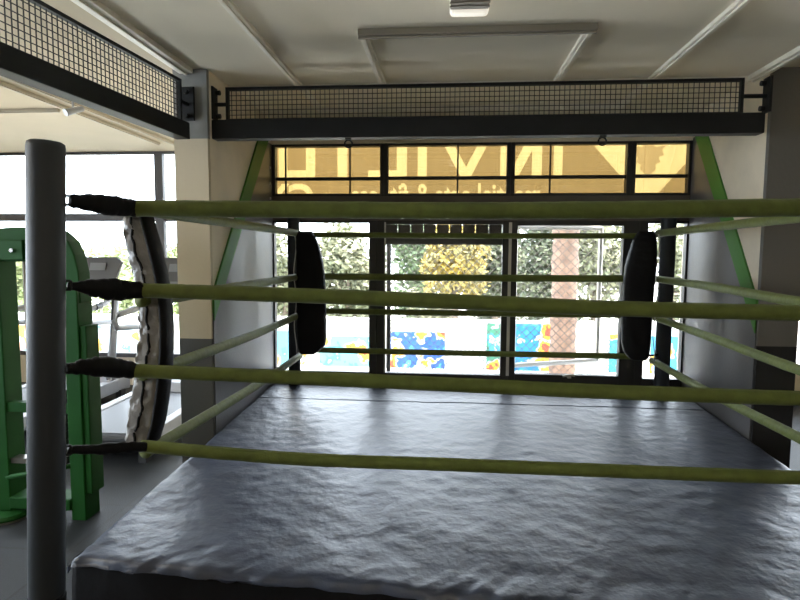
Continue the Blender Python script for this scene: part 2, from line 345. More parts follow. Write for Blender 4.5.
tree('leafy_tree', 'dark leaved tree between the yellow blossom and the open sash window', 1.1, 13.0, G0, 3.6, .8, 1.7, LEAF['dark'], 2200, .12)
tree('leafy_tree', 'olive leaved tree left of the reddish tree trunk', 1.95, 12.2, G0, 3.5, 1.0, 1.6, LEAF['dark'], 2600, .12)
tree('leafy_tree', 'pale yellow-green tree right of the reddish tree trunk', 3.15, 12.4, G0, 3.2, .9, 1.4, LEAF['pale'], 1800, .12)
tree('leafy_tree', 'pale tree seen right of the far right corner post', 4.75, 12.3, G0, 3.2, 1.1, 1.5, LEAF['pale'], 1800, .12)
# big palm-like trunk
rt = empty('palm_tree', (1.73, 8.5, G0)); tag(rt, 'thick reddish tree trunk standing outside the open sash window', 'tree', 'trees and bushes outside the windows')
bm = B(); pr_ = [(.24, 0), (.21, .15)] + [(.19+.008*((i % 2)*2-1)+.008*math.sin(i), .3+i*.11) for i in range(38)]
lathe(bm, pr_, n=20); obj('trunk', bm, M['bark'], rt, smooth=True)
bm = B()
for k in range(14):
    a = k/14*2*math.pi; d = Vector((math.cos(a), math.sin(a), 0)); s = Vector((-d.y, d.x, 0))
    pts = [Vector((0, 0, 4.4)) + d*t*1.8 + Vector((0, 0, .8*math.sin(t*2.6)-.5*t*t)) for t in [i/8 for i in range(9)]]
    for p0, p1 in zip(pts, pts[1:]):
        for sg in (-1, 1):
            bm.faces.new([bm.verts.new(p0), bm.verts.new(p1), bm.verts.new(p1+s*sg*.28+Vector((0, 0, -.2))), bm.verts.new(p0*.6+p1*.4+s*sg*.28+Vector((0, 0, -.2)))])
obj('fronds', bm, LEAF['green'], rt)
# painted low walls
bm = B(); box(bm, -14, 14, 10.055, 10.25, G0, .36); box(bm, -14, 14, 10.055, 10.28, .36, .42)
tag(obj('low_wall', bm, M['whitewall']), 'long white parapet wall running behind the painted panels outside', 'wall')
for i, (x0, x1, z1, c, lab) in enumerate((
    (-9.5, -7.7, .20, (.75, .35, .25), 'red and pale painted panel outside behind the green machine'),
    (-6.9, -5.6, .22, (.55, .75, .85), 'pale painted panel outside beneath the left treadmill handrails'),
    (-3.3, -2.55, .18, (.15, .55, .7), 'blue-green painted panel outside left of the far left corner post'),
    (-2.3, -1.25, .10, (.2, .6, .7), 'turquoise and red painted panel outside right of the far left corner pad'),
    (-1.07, -.02, .20, (.03, .16, .75), 'deep blue painted panel outside in the middle window'),
    (.72, .98, .38, (.1, .4, .25), 'narrow green and yellow painted panel outside in the middle window corner'),
    (1.19, 1.95, .38, (.03, .35, .75), 'blue, yellow and red painted panel outside left of the trunk'),
    (2.85, 3.25, .22, (.05, .5, .7), 'turquoise painted panel outside at the open sash edge'),
    (3.55, 4.6, .2, (.05, .45, .8), 'bright blue painted panel outside right of the far right corner post'))):
    o = obj('mural_panel', box(B(), 0, x1-x0, -.05, .0, 0, z1-G0), mural_mat('mural_%d' % i, c, i*3.7+1), loc=(x0, 10.05, G0))
    tag(o, lab, 'mural', 'painted panels along the low wall')
# chain-link fence outside middle windows
rt = empty('chain_link_fence', (.55, 5.32, G0)); tag(rt, 'diamond wire chain-link fence just outside the two middle windows', 'fence')
bm = B(); W0, W1, Z0, Z1, c = -1.10, 1.10, .55, 2.4, .078
n = int((W1-W0+Z1-Z0)/c)+2
for s in (1, -1):
    for k in range(n):
        # line x = W0 + k*c - t (s=-1 mirrored), z = Z0 + t
        xs = W0 + k*c; pts = []
        t0 = max(0, xs-W1); t1 = min(Z1-Z0, xs-W0)
        if t1 - t0 < .02: continue
        a = (xs-t0, Z0+t0); b = (xs-t1, Z0+t1)
        if s < 0: a = (W0+W1-a[0], a[1]); b = (W0+W1-b[0], b[1])
        tube(bm, [(a[0], .003*s, a[1]), (b[0], .003*s, b[1])], .0029, 4, cap=False)
obj('wire_netting', bm, M['galv'], rt)
for x in (W0, W1):
    obj('fence_post', tube(B(), [(x, 0, 0), (x, 0, 2.5)], .022, 10), M['steel'], rt)
bm = B(); tube(bm, [(W0, 0, Z1), (W1, 0, Z1)], .016, 8); obj('top_rail', bm, M['steel'], rt)
bm = B(); tube(bm, [(W0, 0, Z0), (W1, 0, Z0)], .016, 8); obj('bottom_rail', bm, M['steel'], rt)

# ---------------------------------------------------------------- banner with mirrored writing, hung outside
def px(x): return (x-455.0)/118.0
BY = 5.045
rt = empty('banner_sign', (.2, BY, 2.0)); tag(rt, 'tan backlit banner with cream mirrored letters hung outside the upper windows', 'banner')
ZB = 2.262; ZT = 2.62; s = .075; c_ = .04
art = B(); birdbm = B()
def flat(bm, poly): bm.faces.new([bm.verts.new((x, z, 0)) for x, z in poly])
def rect(x0, x1, z0, z1): return [(x0, z0), (x1, z0), (x1, z1), (x0, z1)]
def arc_corner(cx, cz, rr, a0, a1, n=5): return [(cx+rr*math.cos(a0+(a1-a0)*i/n), cz+rr*math.sin(a0+(a1-a0)*i/n)) for i in range(n+1)]
def ushape(x0, x1, wl):
    for p in (rect(x0, x0+wl, ZB+c_, ZT), rect(x1-wl, x1, ZB+c_, ZT), [(x0, ZB+c_+.04)]+arc_corner(x0+c_, ZB+c_, c_, math.pi, 1.5*math.pi)+arc_corner(x1-c_, ZB+c_, c_, -.5*math.pi, 0)+[(x1, ZB+c_+.035), (x0+wl, ZB+s)][0:1]+[(x1-wl, ZB+s), (x0+wl, ZB+s)]): flat(art, p)
ushape(px(275.5), px(315), .083)
flat(art, rect(px(339), px(349.5), ZB, ZT))
flat(art, [(px(371.5), ZB)]+arc_corner(px(412)-c_, ZB+c_, c_, -.5*math.pi, 0)+[(px(412), ZB+s), (px(371.5), ZB+s)]); flat(art, rect(px(401.5), px(412), ZB+s, ZT)); flat(art, rect(px(371.5), px(401.5), ZT-.02, ZT))
flat(art, rect(px(423), px(432.5), ZB, ZT))
flat(art, [(px(445.5), ZT), (px(468.5), ZB), (px(477.5), ZB), (px(473), ZB+.10), (px(456), ZT)]); flat(art, [(px(499), ZT), (px(489), ZT), (px(471), ZB+.06), (px(474), ZB), (px(477.5), ZB)])
flat(art, rect(px(508), px(517.5), ZB, ZT)); flat(art, rect(px(540), px(550), ZB, ZT)); flat(art, [(px(516), ZB), (px(526), ZB), (px(547), ZT), (px(536), ZT)])
flat(art, rect(px(561.5), px(570.5), ZB, ZT))
flat(art, [(px(592), ZT), (px(716), ZT), (px(659), 2.06), (px(651), 2.06)])
for sgn in (1, -1):
    half = [(655, 2.25), (651, 2.30), (647, 2.33), (648, 2.37), (643, 2.39), (645, 2.43), (639.5, 2.45), (642, 2.49), (638, 2.53), (648, 2.515), (652, 2.55), (655, 2.53)]
    c = [(px(655+(x-655)*sgn), z) for x, z in half]
    for a_, b_ in zip(c, c[1:]): flat(birdbm, [a_, b_, (px(655), 2.42)]) if len({a_, b_, (px(655), 2.42)}) == 3 else None
def text_art(txt, x_right, x_left, ztop, off, capz):
    cu = bpy.data.curves.new('t', 'FONT'); cu.body = txt; cu.size = 1; cu.offset = off; cu.space_character = 1.02
    to = bpy.data.objects.new('t', cu); COL.objects.link(to)
    dg = bpy.context.evaluated_depsgraph_get(); me = bpy.data.meshes.new_from_object(to.evaluated_get(dg))
    bpy.data.objects.remove(to)
    xs = [v.co.x for v in me.vertices]; ys = [v.co.y for v in me.vertices]
    sx = (x_right-x_left)/(max(xs)-min(xs)); sy = capz/(max(ys)-min(ys))
    for v in me.vertices: v.co = (x_right-(v.co.x-min(xs))*sx, ztop-(max(ys)-v.co.y)*sy, 0)
    art.from_mesh(me)
text_art('martial arts & fitness', px(549), px(354), 2.222, .018, .21)
text_art('GYM', px(313), px(231), 2.222, .035, .24)
from mathutils.bvhtree import BVHTree
ta, tb = BVHTree.FromBMesh(art), BVHTree.FromBMesh(birdbm); art.free(); birdbm.free()
bm = B(); SX0, SX1, SZ0, SZ1, cc = -1.75, 2.25, 2.0, 2.62, .005
nx, nz = round((SX1-SX0)/cc), round((SZ1-SZ0)/cc)
vv = [[bm.verts.new((SX0+i*cc-.2, 0, SZ0+j*cc-2.0)) for i in range(nx+1)] for j in range(nz+1)]
D = Vector((0, 0, -1))
for j in range(nz):
    for i in range(nx):
        p = Vector((SX0+(i+.5)*cc, SZ0+(j+.5)*cc, 1)); fc = bm.faces.new((vv[j][i], vv[j][i+1], vv[j+1][i+1], vv[j+1][i]))
        if tb.ray_cast(p, D)[0]: fc.material_index = 2
        elif ta.ray_cast(p, D)[0]: fc.material_index = 1
obj('sheet', bm, [M['sheet'], M['letter'], M['emblem']], rt)
bm = B()
for z in (.0, .66): tube(bm, [(-1.98, .02, z), (2.08, .02, z)], .014, 6)
for x in (-1.95, 2.05): tube(bm, [(x, .02, 0), (x, .02, .66)], .014, 6)
obj('frame', bm, M['greyframe'], rt)

# ---------------------------------------------------------------- ring platform
rt = empty('ring_platform', (.22, 3.4, 0)); tag(rt, 'low boxing ring platform covered in wrinkled charcoal vinyl', 'boxing ring')
X0, X1, Y0, Y1, MZ = XL+.012, XR-.012, 2.03, YB-.012, .35
SEAMS = (3.19, 4.38)
def lift(y): return .105*max(0, (y-2.03)/2.85)**1.2
ys = sorted(set([round(Y0+.02*i, 4) for i in range(int((Y1-Y0)/.02)+1)] + [Y1] + [Y0+.005, Y0+.010, Y0+.015] + [q+d for q in SEAMS for d in (-.014, -.007, 0, .007, .014)]))
xs = [X0 + (X1-X0)*i/170 for i in range(171)]
bm = B(); grid = []
for y in ys:
    row = []
    for x in xs:
        z = MZ + lift(y)
        z += .0055*noise.noise(Vector((x*3.0, y*3.0, 0))) + .0042*noise.noise(Vector((x*10, y*13, 3)))
        a = (x*.72 + y*1.0)
        nn = noise.noise(Vector((a*5.0, (x-y)*1.4, 5)))
        z += .0048*nn*max(0, 1-(y-Y0)/2.2)
        # creases pulled over the front and left edge
        df = y-Y0; fr_ = max(0, 1-df/.26)
        cr = noise.ridged_multi_fractal(Vector(((x*1.1-df*1.0)*9, df*2.5, 0)), .9, 2, 2, 1, 2)
        z += .010*fr_*(cr-1.0)
        dl = x-X0; z += .004*max(0, 1-dl/.25)*noise.noise(Vector((dl*3, (y+dl*.7)*14, 9)))
        for q in SEAMS:
            dd = abs(y-q); z -= .007*max(0, 1-dd/.010)
        # rounded edges
        for dd, R_ in ((df, .035), (x-X0, .03), (X1-x, .03), (Y1-y, .03)):
            if dd < R_: z -= R_ - math.sqrt(max(0, R_*R_-(R_-dd)**2))
        sh_ = (.065-.062*(x+1.52))*max(0, 1-df/.5); yy = y + sh_ + (.006*math.sin(x*21)+.004*math.sin(x*47) if df < .05 else 0)
        row.append(bm.verts.new((x-.22, yy-3.4, z)))
    grid.append(row)
for a, b in zip(grid, grid[1:]):
    for i in range(len(xs)-1): bm.faces.new((a[i], a[i+1], b[i+1], b[i]))
def wall(vs_):
    lo = [bm.verts.new((v.co.x, v.co.y, .316)) for v in vs_]
    for i in range(len(vs_)-1): bm.faces.new((vs_[i], vs_[i+1], lo[i+1], lo[i]))
wall(grid[0]); wall(grid[-1]); wall([g[0] for g in grid]); wall([g[-1] for g in grid])
obj('canvas_cover', bm, M['vinyl'], rt, smooth=True)
bm = B()   # skirt with soft folds, in front and on the left
N = 150; yf = 2.044
def skirt(pts, nrm):
    rows = []
    for zz in (0, .08, .16, .24, .30, .328):
        rw = []
        for i, p in enumerate(pts):
            d = .006*noise.noise(Vector((i*.22, zz*5, 0)))+(.010 if zz > .29 else 0)*-1
            rw.append(bm.verts.new((p[0]+nrm[0]*d-.22, p[1]+nrm[1]*d-3.4, zz)))
        rows.append(rw)
    for a, b in zip(rows, rows[1:]):
        for i in range(len(pts)-1): bm.faces.new((a[i], a[i+1], b[i+1], b[i]))
loop_ = [(X0, 3.55)] + [(X0, 3.55-(3.50-yf)*i/60) for i in range(1, 60)] + [(X0+(X1-X0)*i/N, yf+.065-.062*(X0+(X1-X0)*i/N+1.52)) for i in range(N+1)] + [(X1, yf-.13+(3.83-yf)*i/50) for i in range(1, 51)]
skirt(loop_, (0, -1))
obj('skirt', bm, M['blackvinyl'], rt, smooth=True)
obj('frame', box(B(), X0+.03-.22, X1-.03-.22, 2.16-3.4, Y1-.01-3.4, 0, .28), M['steel'], rt)
for q in SEAMS:
    obj('seam', box(B(), X0+.03-.22, X1-.03-.22, q-.0025-3.4, q+.0025-3.4, MZ+lift(q)-.012, MZ+lift(q)-.004), M['blackvinyl'], rt)

# ---------------------------------------------------------------- corner posts
def post(loc, rad, z1, label):
    o = empty('corner_post', loc); tag(o, label, 'post', 'ring corner posts')
    h = z1-loc[2]; bh = .31 if loc[2] < .1 else .05
    obj('padding', lathe(B(), [(rad*.94, bh+.01), (rad, bh+.02), (rad, h-.02), (rad*.96, h-.006), (rad*.8, h)], n=40), M['post'], o, smooth=False).data.shade_smooth()
    obj('base', lathe(B(), [(rad*1.04, 0), (rad*1.06, .02), (rad*1.05, bh), (rad*1.0, bh+.01)], n=32), M['blackvinyl'], o)
    return o
np_ = post((-1.492, 1.90, 0), .061, 1.985, 'thick charcoal padded post at the near left ring corner'); np_.rotation_euler = (0, math.radians(2.6), 0)
post((1.93, 1.76, 0), .061, 1.985, 'charcoal padded post at the near right ring corner beyond the frame')
post((-1.32, 4.79, MZ+.102), .052, 1.93, 'slim dark post at the far left ring corner beside the window edge')
post((1.79, 4.79, MZ+.102), .060, 1.93, 'slim dark post at the far right ring corner beside the window edge')

# ---------------------------------------------------------------- ropes
def rope(label, pts, rad=.027, wr=.0012, seed=0):
    """pts control points (x,y,z); smooth resample"""
    P = [Vector(p) for p in pts]; out = []
    for i in range(len(P)-1):
        p0 = P[max(i-1, 0)]; p1 = P[i]; p2 = P[i+1]; p3 = P[min(i+2, len(P)-1)]
        n_ = max(8, int((p2-p1).length/.02))
        for k in range(n_):
            t = k/n_
            out.append(.5*((2*p1)+(p2-p0)*t+(2*p0-5*p1+4*p2-p3)*t*t+(3*p1-p0-3*p2+p3)*t**3))
    out.append(P[-1])
    base = out[0].copy()
    rr = [rad*(1+.05*noise.noise(Vector((i*.25, seed, 0)))+.035*noise.noise(Vector((i*.8, seed, 7)))) for i in range(len(out))]
    q = [p-base for p in out]
    bm = B(); tube(bm, q, rr, 12, rz=[a*1.04 for a in rr])
    o = obj('ring_rope', bm, M['rope'], smooth=True, loc=base); tag(o, label, 'rope', 'ring ropes')
    # sewn seam running along the sleeve
    bm = B(); tube(bm, [p+Vector((0, 0, rr[i]*.96)) for i, p in enumerate(q)], .0035, 5); obj('sleeve_seam', bm, M['rope'], o, smooth=True)
    return o, base
def cover(o, base, a, b, r0=.018, r1=.036, seed=0, m='blackvinyl', sag=.0):
    """lumpy black cover over the turnbuckle between post and sleeve"""
    n_ = 26; pts = []; rr = []; rz = []
    for i in range(n_):
        t = i/(n_-1); p = lerp(a, b, t)-base
        p.z += -sag*math.sin(math.pi*t) + .006*noise.noise(Vector((i*.5, seed, 2)))
        prof = r0 + (r1-r0)*math.sin(min(1, t*1.15)*math.pi*.72)**1.3
        k = 1+.16*noise.noise(Vector((i*.55, seed, 0)))
        pts.append(p); rr.append(prof*k*.85); rz.append(prof*k)
    bm = B(); tube(bm, pts, rr, 14, rz=rz); c = obj('turnbuckle_cover', bm, M[m], o, smooth=True); tag(c, 'black crumpled vinyl cover')
    return c
def eye(o, base, p):
    bm = B(); p = Vector(p)-base
    for dz in (-.016, .016): tube(bm, [p+Vector((-.012, -.002, dz)), p+Vector((.026, .012, dz))], .005, 6)
    tube(bm, [p+Vector((.026, .012, -.016)), p+Vector((.026, .012, .016))], .005, 6)
    obj('eye_bolt', bm, M['steel'], o)
names = ['topmost', 'second', 'third', 'lowest']
NLx, NLy, NRx, NRy, FLx, FRx, FY = -1.25, 2.17, 1.76, 2.17, -1.22, 1.63, 4.63
front = [[1.772, 1.768, 1.763, 1.766, 1.775, 1.778], [1.447, 1.434, 1.418, 1.400, 1.392, 1.392], [1.119, 1.106, 1.094, 1.081, 1.075, 1.076], [.806, .775, .774, .773, .773, .778]]
fx = [-1.25, -.6, 0, .6, 1.27, 1.76]
postz = [1.783, 1.478, 1.17, .862]
cstart = [-1.25, -1.235, -1.28, -1.22]
rad_f = [.031, .028, .027, .025]
for k in range(4):
    pts = [(x, 2.17, z) for x, z in zip(fx, front[k])]; pts[0] = (cstart[k]-.02, 2.165, front[k][0])
    o, base = rope('%s rope across the front of the ring, nearest the camera' % names[k], pts, rad_f[k], seed=k)
    pxx = [-1.350, -1.376, -1.390, -1.402][k]
    cover(o, base, (pxx, 1.945, postz[k]), (cstart[k]+.015, 2.163, front[k][0]), [.024, .012, .020, .015][k], [.038, .042, .040, .022][k], seed=k*3.1, sag=[0, .004, -.012, 0][k])
    eye(o, base, (pxx-.014, 1.935, postz[k]))
    cover(o, base, (1.90, 1.825, front[k][5]), (1.745, 2.163, front[k][5]), seed=k+9)
lz = [(1.762, 1.775), (1.403, 1.392), (1.083, 1.080), (.735, .745)]
rz_ = [(1.770, 1.790), (1.413, 1.375), (1.108, 1.045), (.758, .715)]
bz = [(1.752, 1.752), (1.405, 1.411), (1.115, 1.118), (.782, .782)]
for k in range(4):
    far, near = lz[k]; md = (far+near)/2-(.012 if k > 1 else .0)
    o, base = rope('%s rope along the left side of the ring' % names[k], [(FLx-.01, FY, far), (FLx-.025, 3.6, md), (-1.262, 2.55, near), (-1.272, 2.245, near+.005)], .026, seed=k+20)
    bm = B(); tube(bm, [(0, 0, 0), Vector((-1.28, 4.76, far))-base], .010, 8); obj('turnbuckle', bm, M['steel'], o)
for k in range(4):
    far, near = rz_[k]; md = (far+near)/2-[.0, -.008, -.004, .008][k]
    o, base = rope('%s rope along the right side of the ring' % names[k], [(FRx+.02, FY, far), (1.68, 3.7, md), (1.725, 2.9, near), (1.755, 2.24, near-.0)], .026, seed=k+30)
    bm = B(); tube(bm, [(0, 0, 0), Vector((1.75, 4.76, far))-base], .010, 8); obj('turnbuckle', bm, M['steel'], o)
for k in range(4):
    a, b = bz[k]
    o, base = rope('%s rope across the back of the ring by the windows' % names[k], [(-1.13, 4.66, a), (.2, 4.67, (a+b)/2-.004), (1.53, 4.66, b)], [.021, .027, .024, .023][k], seed=k+40)
    obj('turnbuckle', tube(B(), [(0, 0, 0), Vector((-1.275, 4.75, a))-base], .009, 8), M['steel'], o); obj('turnbuckle', tube(B(), [Vector((1.53, 4.66, b))-base, Vector((1.735, 4.76, b))-base], .009, 8), M['steel'], o)

# ---------------------------------------------------------------- corner pads
def pad(label, rows, ycen, th, m, seam=True, wrinkle=.004, rzr=0):
    """rows: (z, x_left, x_right) from top to bottom; rounded box section lofted along z"""
    cx, cz = sum(a+b for _, a, b in rows)/2/len(rows), rows[-1][0]
    rt = empty('corner_pad', (cx, ycen, cz))
    # resample
    rs = []
    for i in range(len(rows)-1):
        for k in range(7):
            t = k/7; t2 = t
            rs.append(tuple(rows[i][j]*(1-t2)+rows[i+1][j]*t2 for j in range(3)))
    rs.append(rows[-1]); bm = B(); rings = []; n_ = 28
    for i, (z, xa, xb) in enumerate(rs):
        c = (xa+xb)/2-cx; hw = (xb-xa)/2; ring = []
        e_ = min(1, .35+.65*min(i, len(rs)-1-i)/3)
        for q in range(n_):
            a = 2*math.pi*q/n_; ca, sa = math.cos(a), math.sin(a)
            p = .55; X = hw*math.copysign(abs(ca)**p, ca); Y = th/2*e_*math.copysign(abs(sa)**p, sa)
            wv = wrinkle*noise.noise(Vector((X*16+ca, z*22, sa*2+Y*5)))*2.0 + wrinkle*noise.noise(Vector((X*30, z*55-X*40, sa)))
            ring.append(bm.verts.new((c+X*(1+.25*wv/hw), Y+math.copysign(wv, sa), z-cz)))
        rings.append(ring)
    for a, b in zip(rings, rings[1:]):
        for q in range(n_): bm.faces.new((a[q], a[(q+1) % n_], b[(q+1) % n_], b[q]))
    bm.faces.new(rings[0]); bm.faces.new(rings[-1][::-1])
    obj('pad_body', bm, m, rt, smooth=True)
    return rt, rs, cx, cz
rows = [(1.775, -1.21, -1.10), (1.74, -1.222, -1.075), (1.66, -1.224, -1.04), (1.50, -1.226, -1.005), (1.36, -1.226, -.992), (1.1, -1.224, -.986), (.92, -1.222, -.985), (.84, -1.218, -.995), (.79, -1.205, -1.05), (.765, -1.19, -1.09)]
pl, rs, cx, cz = pad('', rows, 4.54, .11, M['blackvinyl']); tag(pl, 'black vinyl pad hanging in the far left ring corner', 'corner pad', 'ring corner pads')
bm = B(); tube(bm, [(-1.236-cx+.01*math.sin(i*.9), -.02, 1.76-i*.062-cz) for i in range(17)], .0045, 6); obj('edge_cord', bm, M['cord'], pl, smooth=True)['label'] = 'white cord'
rows = [(1.785, 1.475, 1.59), (1.72, 1.44, 1.605), (1.62, 1.41, 1.615), (1.50, 1.385, 1.615), (1.36, 1.375, 1.605), (1.1, 1.370, 1.60), (.92, 1.378, 1.595), (.84, 1.40, 1.59), (.80, 1.43, 1.58), (.775, 1.46, 1.56)]
prr, rs, cx, cz = pad('', rows, 4.54, .11, M['blackvinyl']); tag(prr, 'black vinyl pad hanging in the far right ring corner', 'corner pad', 'ring corner pads')
bm = B(); tube(bm, [(1.618-cx+.01*math.sin(i*.9), -.02, 1.76-i*.062-cz) for i in range(17)], .0045, 6); obj('edge_cord', bm, M['cord'], prr, smooth=True)['label'] = 'white cord'
# near left pad: bowed, grey gathered face with black spine
sp = [(1.762, -1.372, -1.262), (1.70, -1.372, -1.245), (1.62, -1.360, -1.222), (1.50, -1.332, -1.196), (1.396, -1.313, -1.183), (1.28, -1.312, -1.179), (1.18, -1.324, -1.181), (1.096, -1.335, -1.188), (.96, -1.363, -1.206), (.86, -1.380, -1.225), (.79, -1.392, -1.250), (.755, -1.386, -1.262)]
gr = [(z, a, a+(b-a)*.80) for z, a, b in sp]
bk = [(z, a+(b-a)*.66, a+(b-a)*.97) for z, a, b in sp]
pn, rs, cx, cz = pad('', gr, 2.33, .085, M['greyvinyl'], wrinkle=.010); tag(pn, 'bowed grey gathered vinyl pad with black spine hanging in the near left ring corner', 'corner pad', 'ring corner pads')
bm = B(); pts = []
for i, (z, a, b) in enumerate(rs): pts.append((a+(b-a)*(.48+.05*math.sin(i*.35)+.03*math.sin(i*1.1))-cx, -.047, z-cz))
tube(bm, pts, .0065, 6); obj('gathering_seam', bm, M['blackvinyl'], pn, smooth=True)['label'] = 'black wavy seam'
bm = B(); rings = []
for z, a, b in bk:
    w2 = (b-a); c0 = a-cx
    rings.append([bm.verts.new((c0+w2*(.5+.5*math.cos(t)), .052*math.sin(t), z-cz)) for t in [2*math.pi*q/16 for q in range(16)]])
for a, b in zip(rings, rings[1:]):
    for q in range(16): bm.faces.new((a[q], a[(q+1) % 16], b[(q+1) % 16], b[q]))
bm.faces.new(rings[0]); bm.faces.new(rings[-1][::-1]); obj('pad_spine', bm, M['blackvinyl'], pn, smooth=True)['label'] = 'black spine'
bm = B(); tube(bm, [(sp[0][1]-cx+.02, -.0, 1.755-cz), (sp[0][2]-cx, -.1, 1.785-cz)], .02, 8); obj('strap', bm, M['blackvinyl'], pn, smooth=True)

# ---------------------------------------------------------------- hanging mesh trusses
def truss(label, loc, rz, L, x_mesh0, x_mesh1, zb0, zb1, zt, rings_at, brackets):
    rt = empty('mesh_truss', loc, rz); tag(rt, label, 'truss', 'black mesh trusses around the ring')
    z0 = loc[2]
    obj('beam', box(B(), 0, L, -.045, .045, zb0-z0, zb1-z0), M['steel'], rt, bevel=.004)
    fr_ = .018; bm = B()
    box(bm, x_mesh0, x_mesh1, -.014, .014, zt-fr_-z0, zt-z0); box(bm, x_mesh0, x_mesh0+fr_, -.014, .014, zb1-z0, zt-fr_-z0); box(bm, x_mesh1-fr_, x_mesh1, -.014, .014, zb1-z0, zt-fr_-z0)
    box(bm, x_mesh0+fr_, x_mesh1-fr_, -.012, .012, zb1-z0, zb1+.012-z0)
    obj('mesh_frame', bm, M['steel'], rt)
    bm = B(); c = .031; x = x_mesh0+fr_+c*.6
    while x < x_mesh1-fr_: box(bm, x-.002, x+.002, -.002, .002, zb1+.01-z0, zt-fr_-z0); x += c
    z = zb1+.012+c*.8
    while z < zt-fr_: box(bm, x_mesh0+fr_, x_mesh1-fr_, -.005, -.0018, z-.002-z0, z+.002-z0); z += c
    obj('wire_mesh', bm, M['wire'], rt)
    for q in rings_at:
        bm = B(); pts = [(q+.024*math.cos(a), 0, zb0-.032-z0+.024*math.sin(a)) for a in [2*math.pi*i/18 for i in range(19)]]
        tube(bm, pts, .006, 6, cap=False); box(bm, q-.02, q+.02, -.02, .02, zb0-.008-z0, zb0-z0); obj('hanging_ring', bm, M['steel'], rt)
    for (xa, xb, s_) in brackets:   # pipe from the mesh frame to a bracket plate
        zm = (zb1+zt)/2
        bm = B(); tube(bm, [(xa, 0, zm-z0), (xb, 0, zm-z0)], .013, 8); box(bm, min(xb, xb+s_*.015), max(xb, xb+s_*.015), -.04, .04, zm-.10-z0, zm+.11-z0)
        tube(bm, [(xb-s_*.008, 0, zm+.075-z0), (xb-s_*.035, 0, zm+.075-z0)], .016, 8); tube(bm, [(xb-s_*.008, 0, zm-.075-z0), (xb-s_*.035, 0, zm-.075-z0)], .016, 8)
        obj('bracket', bm, M['steel'], rt)
    return rt
truss('black beam topped with wire mesh spanning between the two columns over the ring', (XL, 3.69, 2.34), 0, 3.44, .085, 3.325, 2.34, 2.462, 2.675, (.895, 2.50), ((.085, .01, -1), (3.325, 3.46, 1)))
a = Vector((-1.665, 3.50, 0)); b = Vector((-1.86, 1.10, 0)); d = b-a
truss('black mesh topped beam running overhead along the left side of the ring', (a.x, a.y, 2.308), math.atan2(d.y, d.x), d.length, .03, d.length-.03, 2.308, 2.41, 2.668, (), ((.03, -.06, -1),))

# ---------------------------------------------------------------- ceiling fittings
rt = empty('ceiling_lamp', (.085, 2.52, CZ-.07)); tag(rt, 'small boxy ceiling lamp with ribbed housing and bright diffuser', 'lamp')
bm = B(); box(bm, -.085, .085, -.18, .13, .0, .07); 
for k in range(7): box(bm, -.088, .088, -.17+k*.042, -.15+k*.042, -.006, 0)
obj('housing', bm, M['housing'], rt, bevel=.004); obj('diffuser', box(B(), -.088, .088, .13, .205, -.008, .07), M['diffuser'], rt, bevel=.02, seg=3)
rt = empty('ceiling_spotlight', (-2.72, 4.0, 2.60)); tag(rt, 'small white spotlight hanging below the ceiling rails on the left', 'spotlight')
bm = B(); tube(bm, [(-.01, 0, .165), (-.01, 0, .05)], .008, 8); box(bm, -.06, .04, -.015, .015, .145, .165); obj('mount', bm, M['tmwhite'], rt)
bm = B(); tube(bm, [(-.03, -.05, .0), (.03, .05, .05)], [.026, .020], 14); obj('lamp_head', bm, M['tmwhite'], rt, smooth=False); bm = B(); tube(bm, [(-.033, -.055, -.003), (-.030, -.05, .0)], .028, 14); obj('lens', bm, M['screen'], rt)

# ---------------------------------------------------------------- green weight machine
GY = 3.12
rt = empty('weight_machine', (-2.37, GY, 0)); tag(rt, 'green weight stack machine standing behind the near left post', 'gym machine')
def gx(x): return x+2.37
# two wide side uprights
bm = B(); box(bm, gx(-2.215), gx(-2.125), -.04, .10, 0, 1.40); prism(bm, [(gx(-2.125), .16), (gx(-2.085), .16), (gx(-2.085), 1.17), (gx(-2.125), 1.17)], 'y', -.03, .09)
obj('upright', bm, M['mgreen'], rt, bevel=.006)
bm = B(); box(bm, gx(-2.78), gx(-2.60), -.04, .10, .04, 1.55); obj('upright', bm, M['mgreen'], rt, bevel=.006)
# arched head
arch = [(gx(-2.78), 1.36), (gx(-2.78), 1.60)] + [(gx(-2.50)+ .26*math.cos(t)-.02, 1.60+.14*math.sin(t)) for t in [math.pi*(1-i/10) for i in range(1, 6)]] + [(gx(-2.40), 1.74), (gx(-2.25), 1.72), (gx(-2.18), 1.66), (gx(-2.145), 1.58), (gx(-2.125), 1.48), (gx(-2.12), 1.36)]
arch2 = arch[1:-1] + [(gx(-2.12), 1.30), (gx(-2.215), 1.30), (gx(-2.215), 1.54), (gx(-2.60), 1.54)]
bm = B(); prism(bm, arch2, 'y', -.02, .09); obj('head_arch', bm, M['mgreen'], rt, bevel=.006)
bm = B(); box(bm, gx(-2.72), gx(-2.438), -.05, -.021, 1.55, 1.665); obj('head_plate', bm, M['mgreen'], rt, bevel=.004)
bm = B(); tube(bm, [(gx(-2.50), -.05, 1.605), (gx(-2.50), -.062, 1.605)], .012, 8); obj('bolt', bm, M['chrome'], rt)
for x in (-2.495, -2.30): obj('guide_rod', tube(B(), [(gx(x), .03, .30), (gx(x), .03, 1.55)], .010, 10), M['rod'], rt)
bm = B()
for k in range(9): box(bm, gx(-2.46), gx(-2.235), -.03, .09, .34+k*.05, .34+k*.05+.044)
obj('weight_stack', bm, M['mblack'], rt, bevel=.003)
bm = B(); box(bm, gx(-2.60), gx(-2.215), -.03, .03, .645, .705); obj('cross_bar', bm, M['mgreen'], rt, bevel=.004)
bm = B(); box(bm, gx(-2.60), gx(-2.43), -.02, .05, .33, .36); obj('stack_shelf', bm, M['rod'], rt)
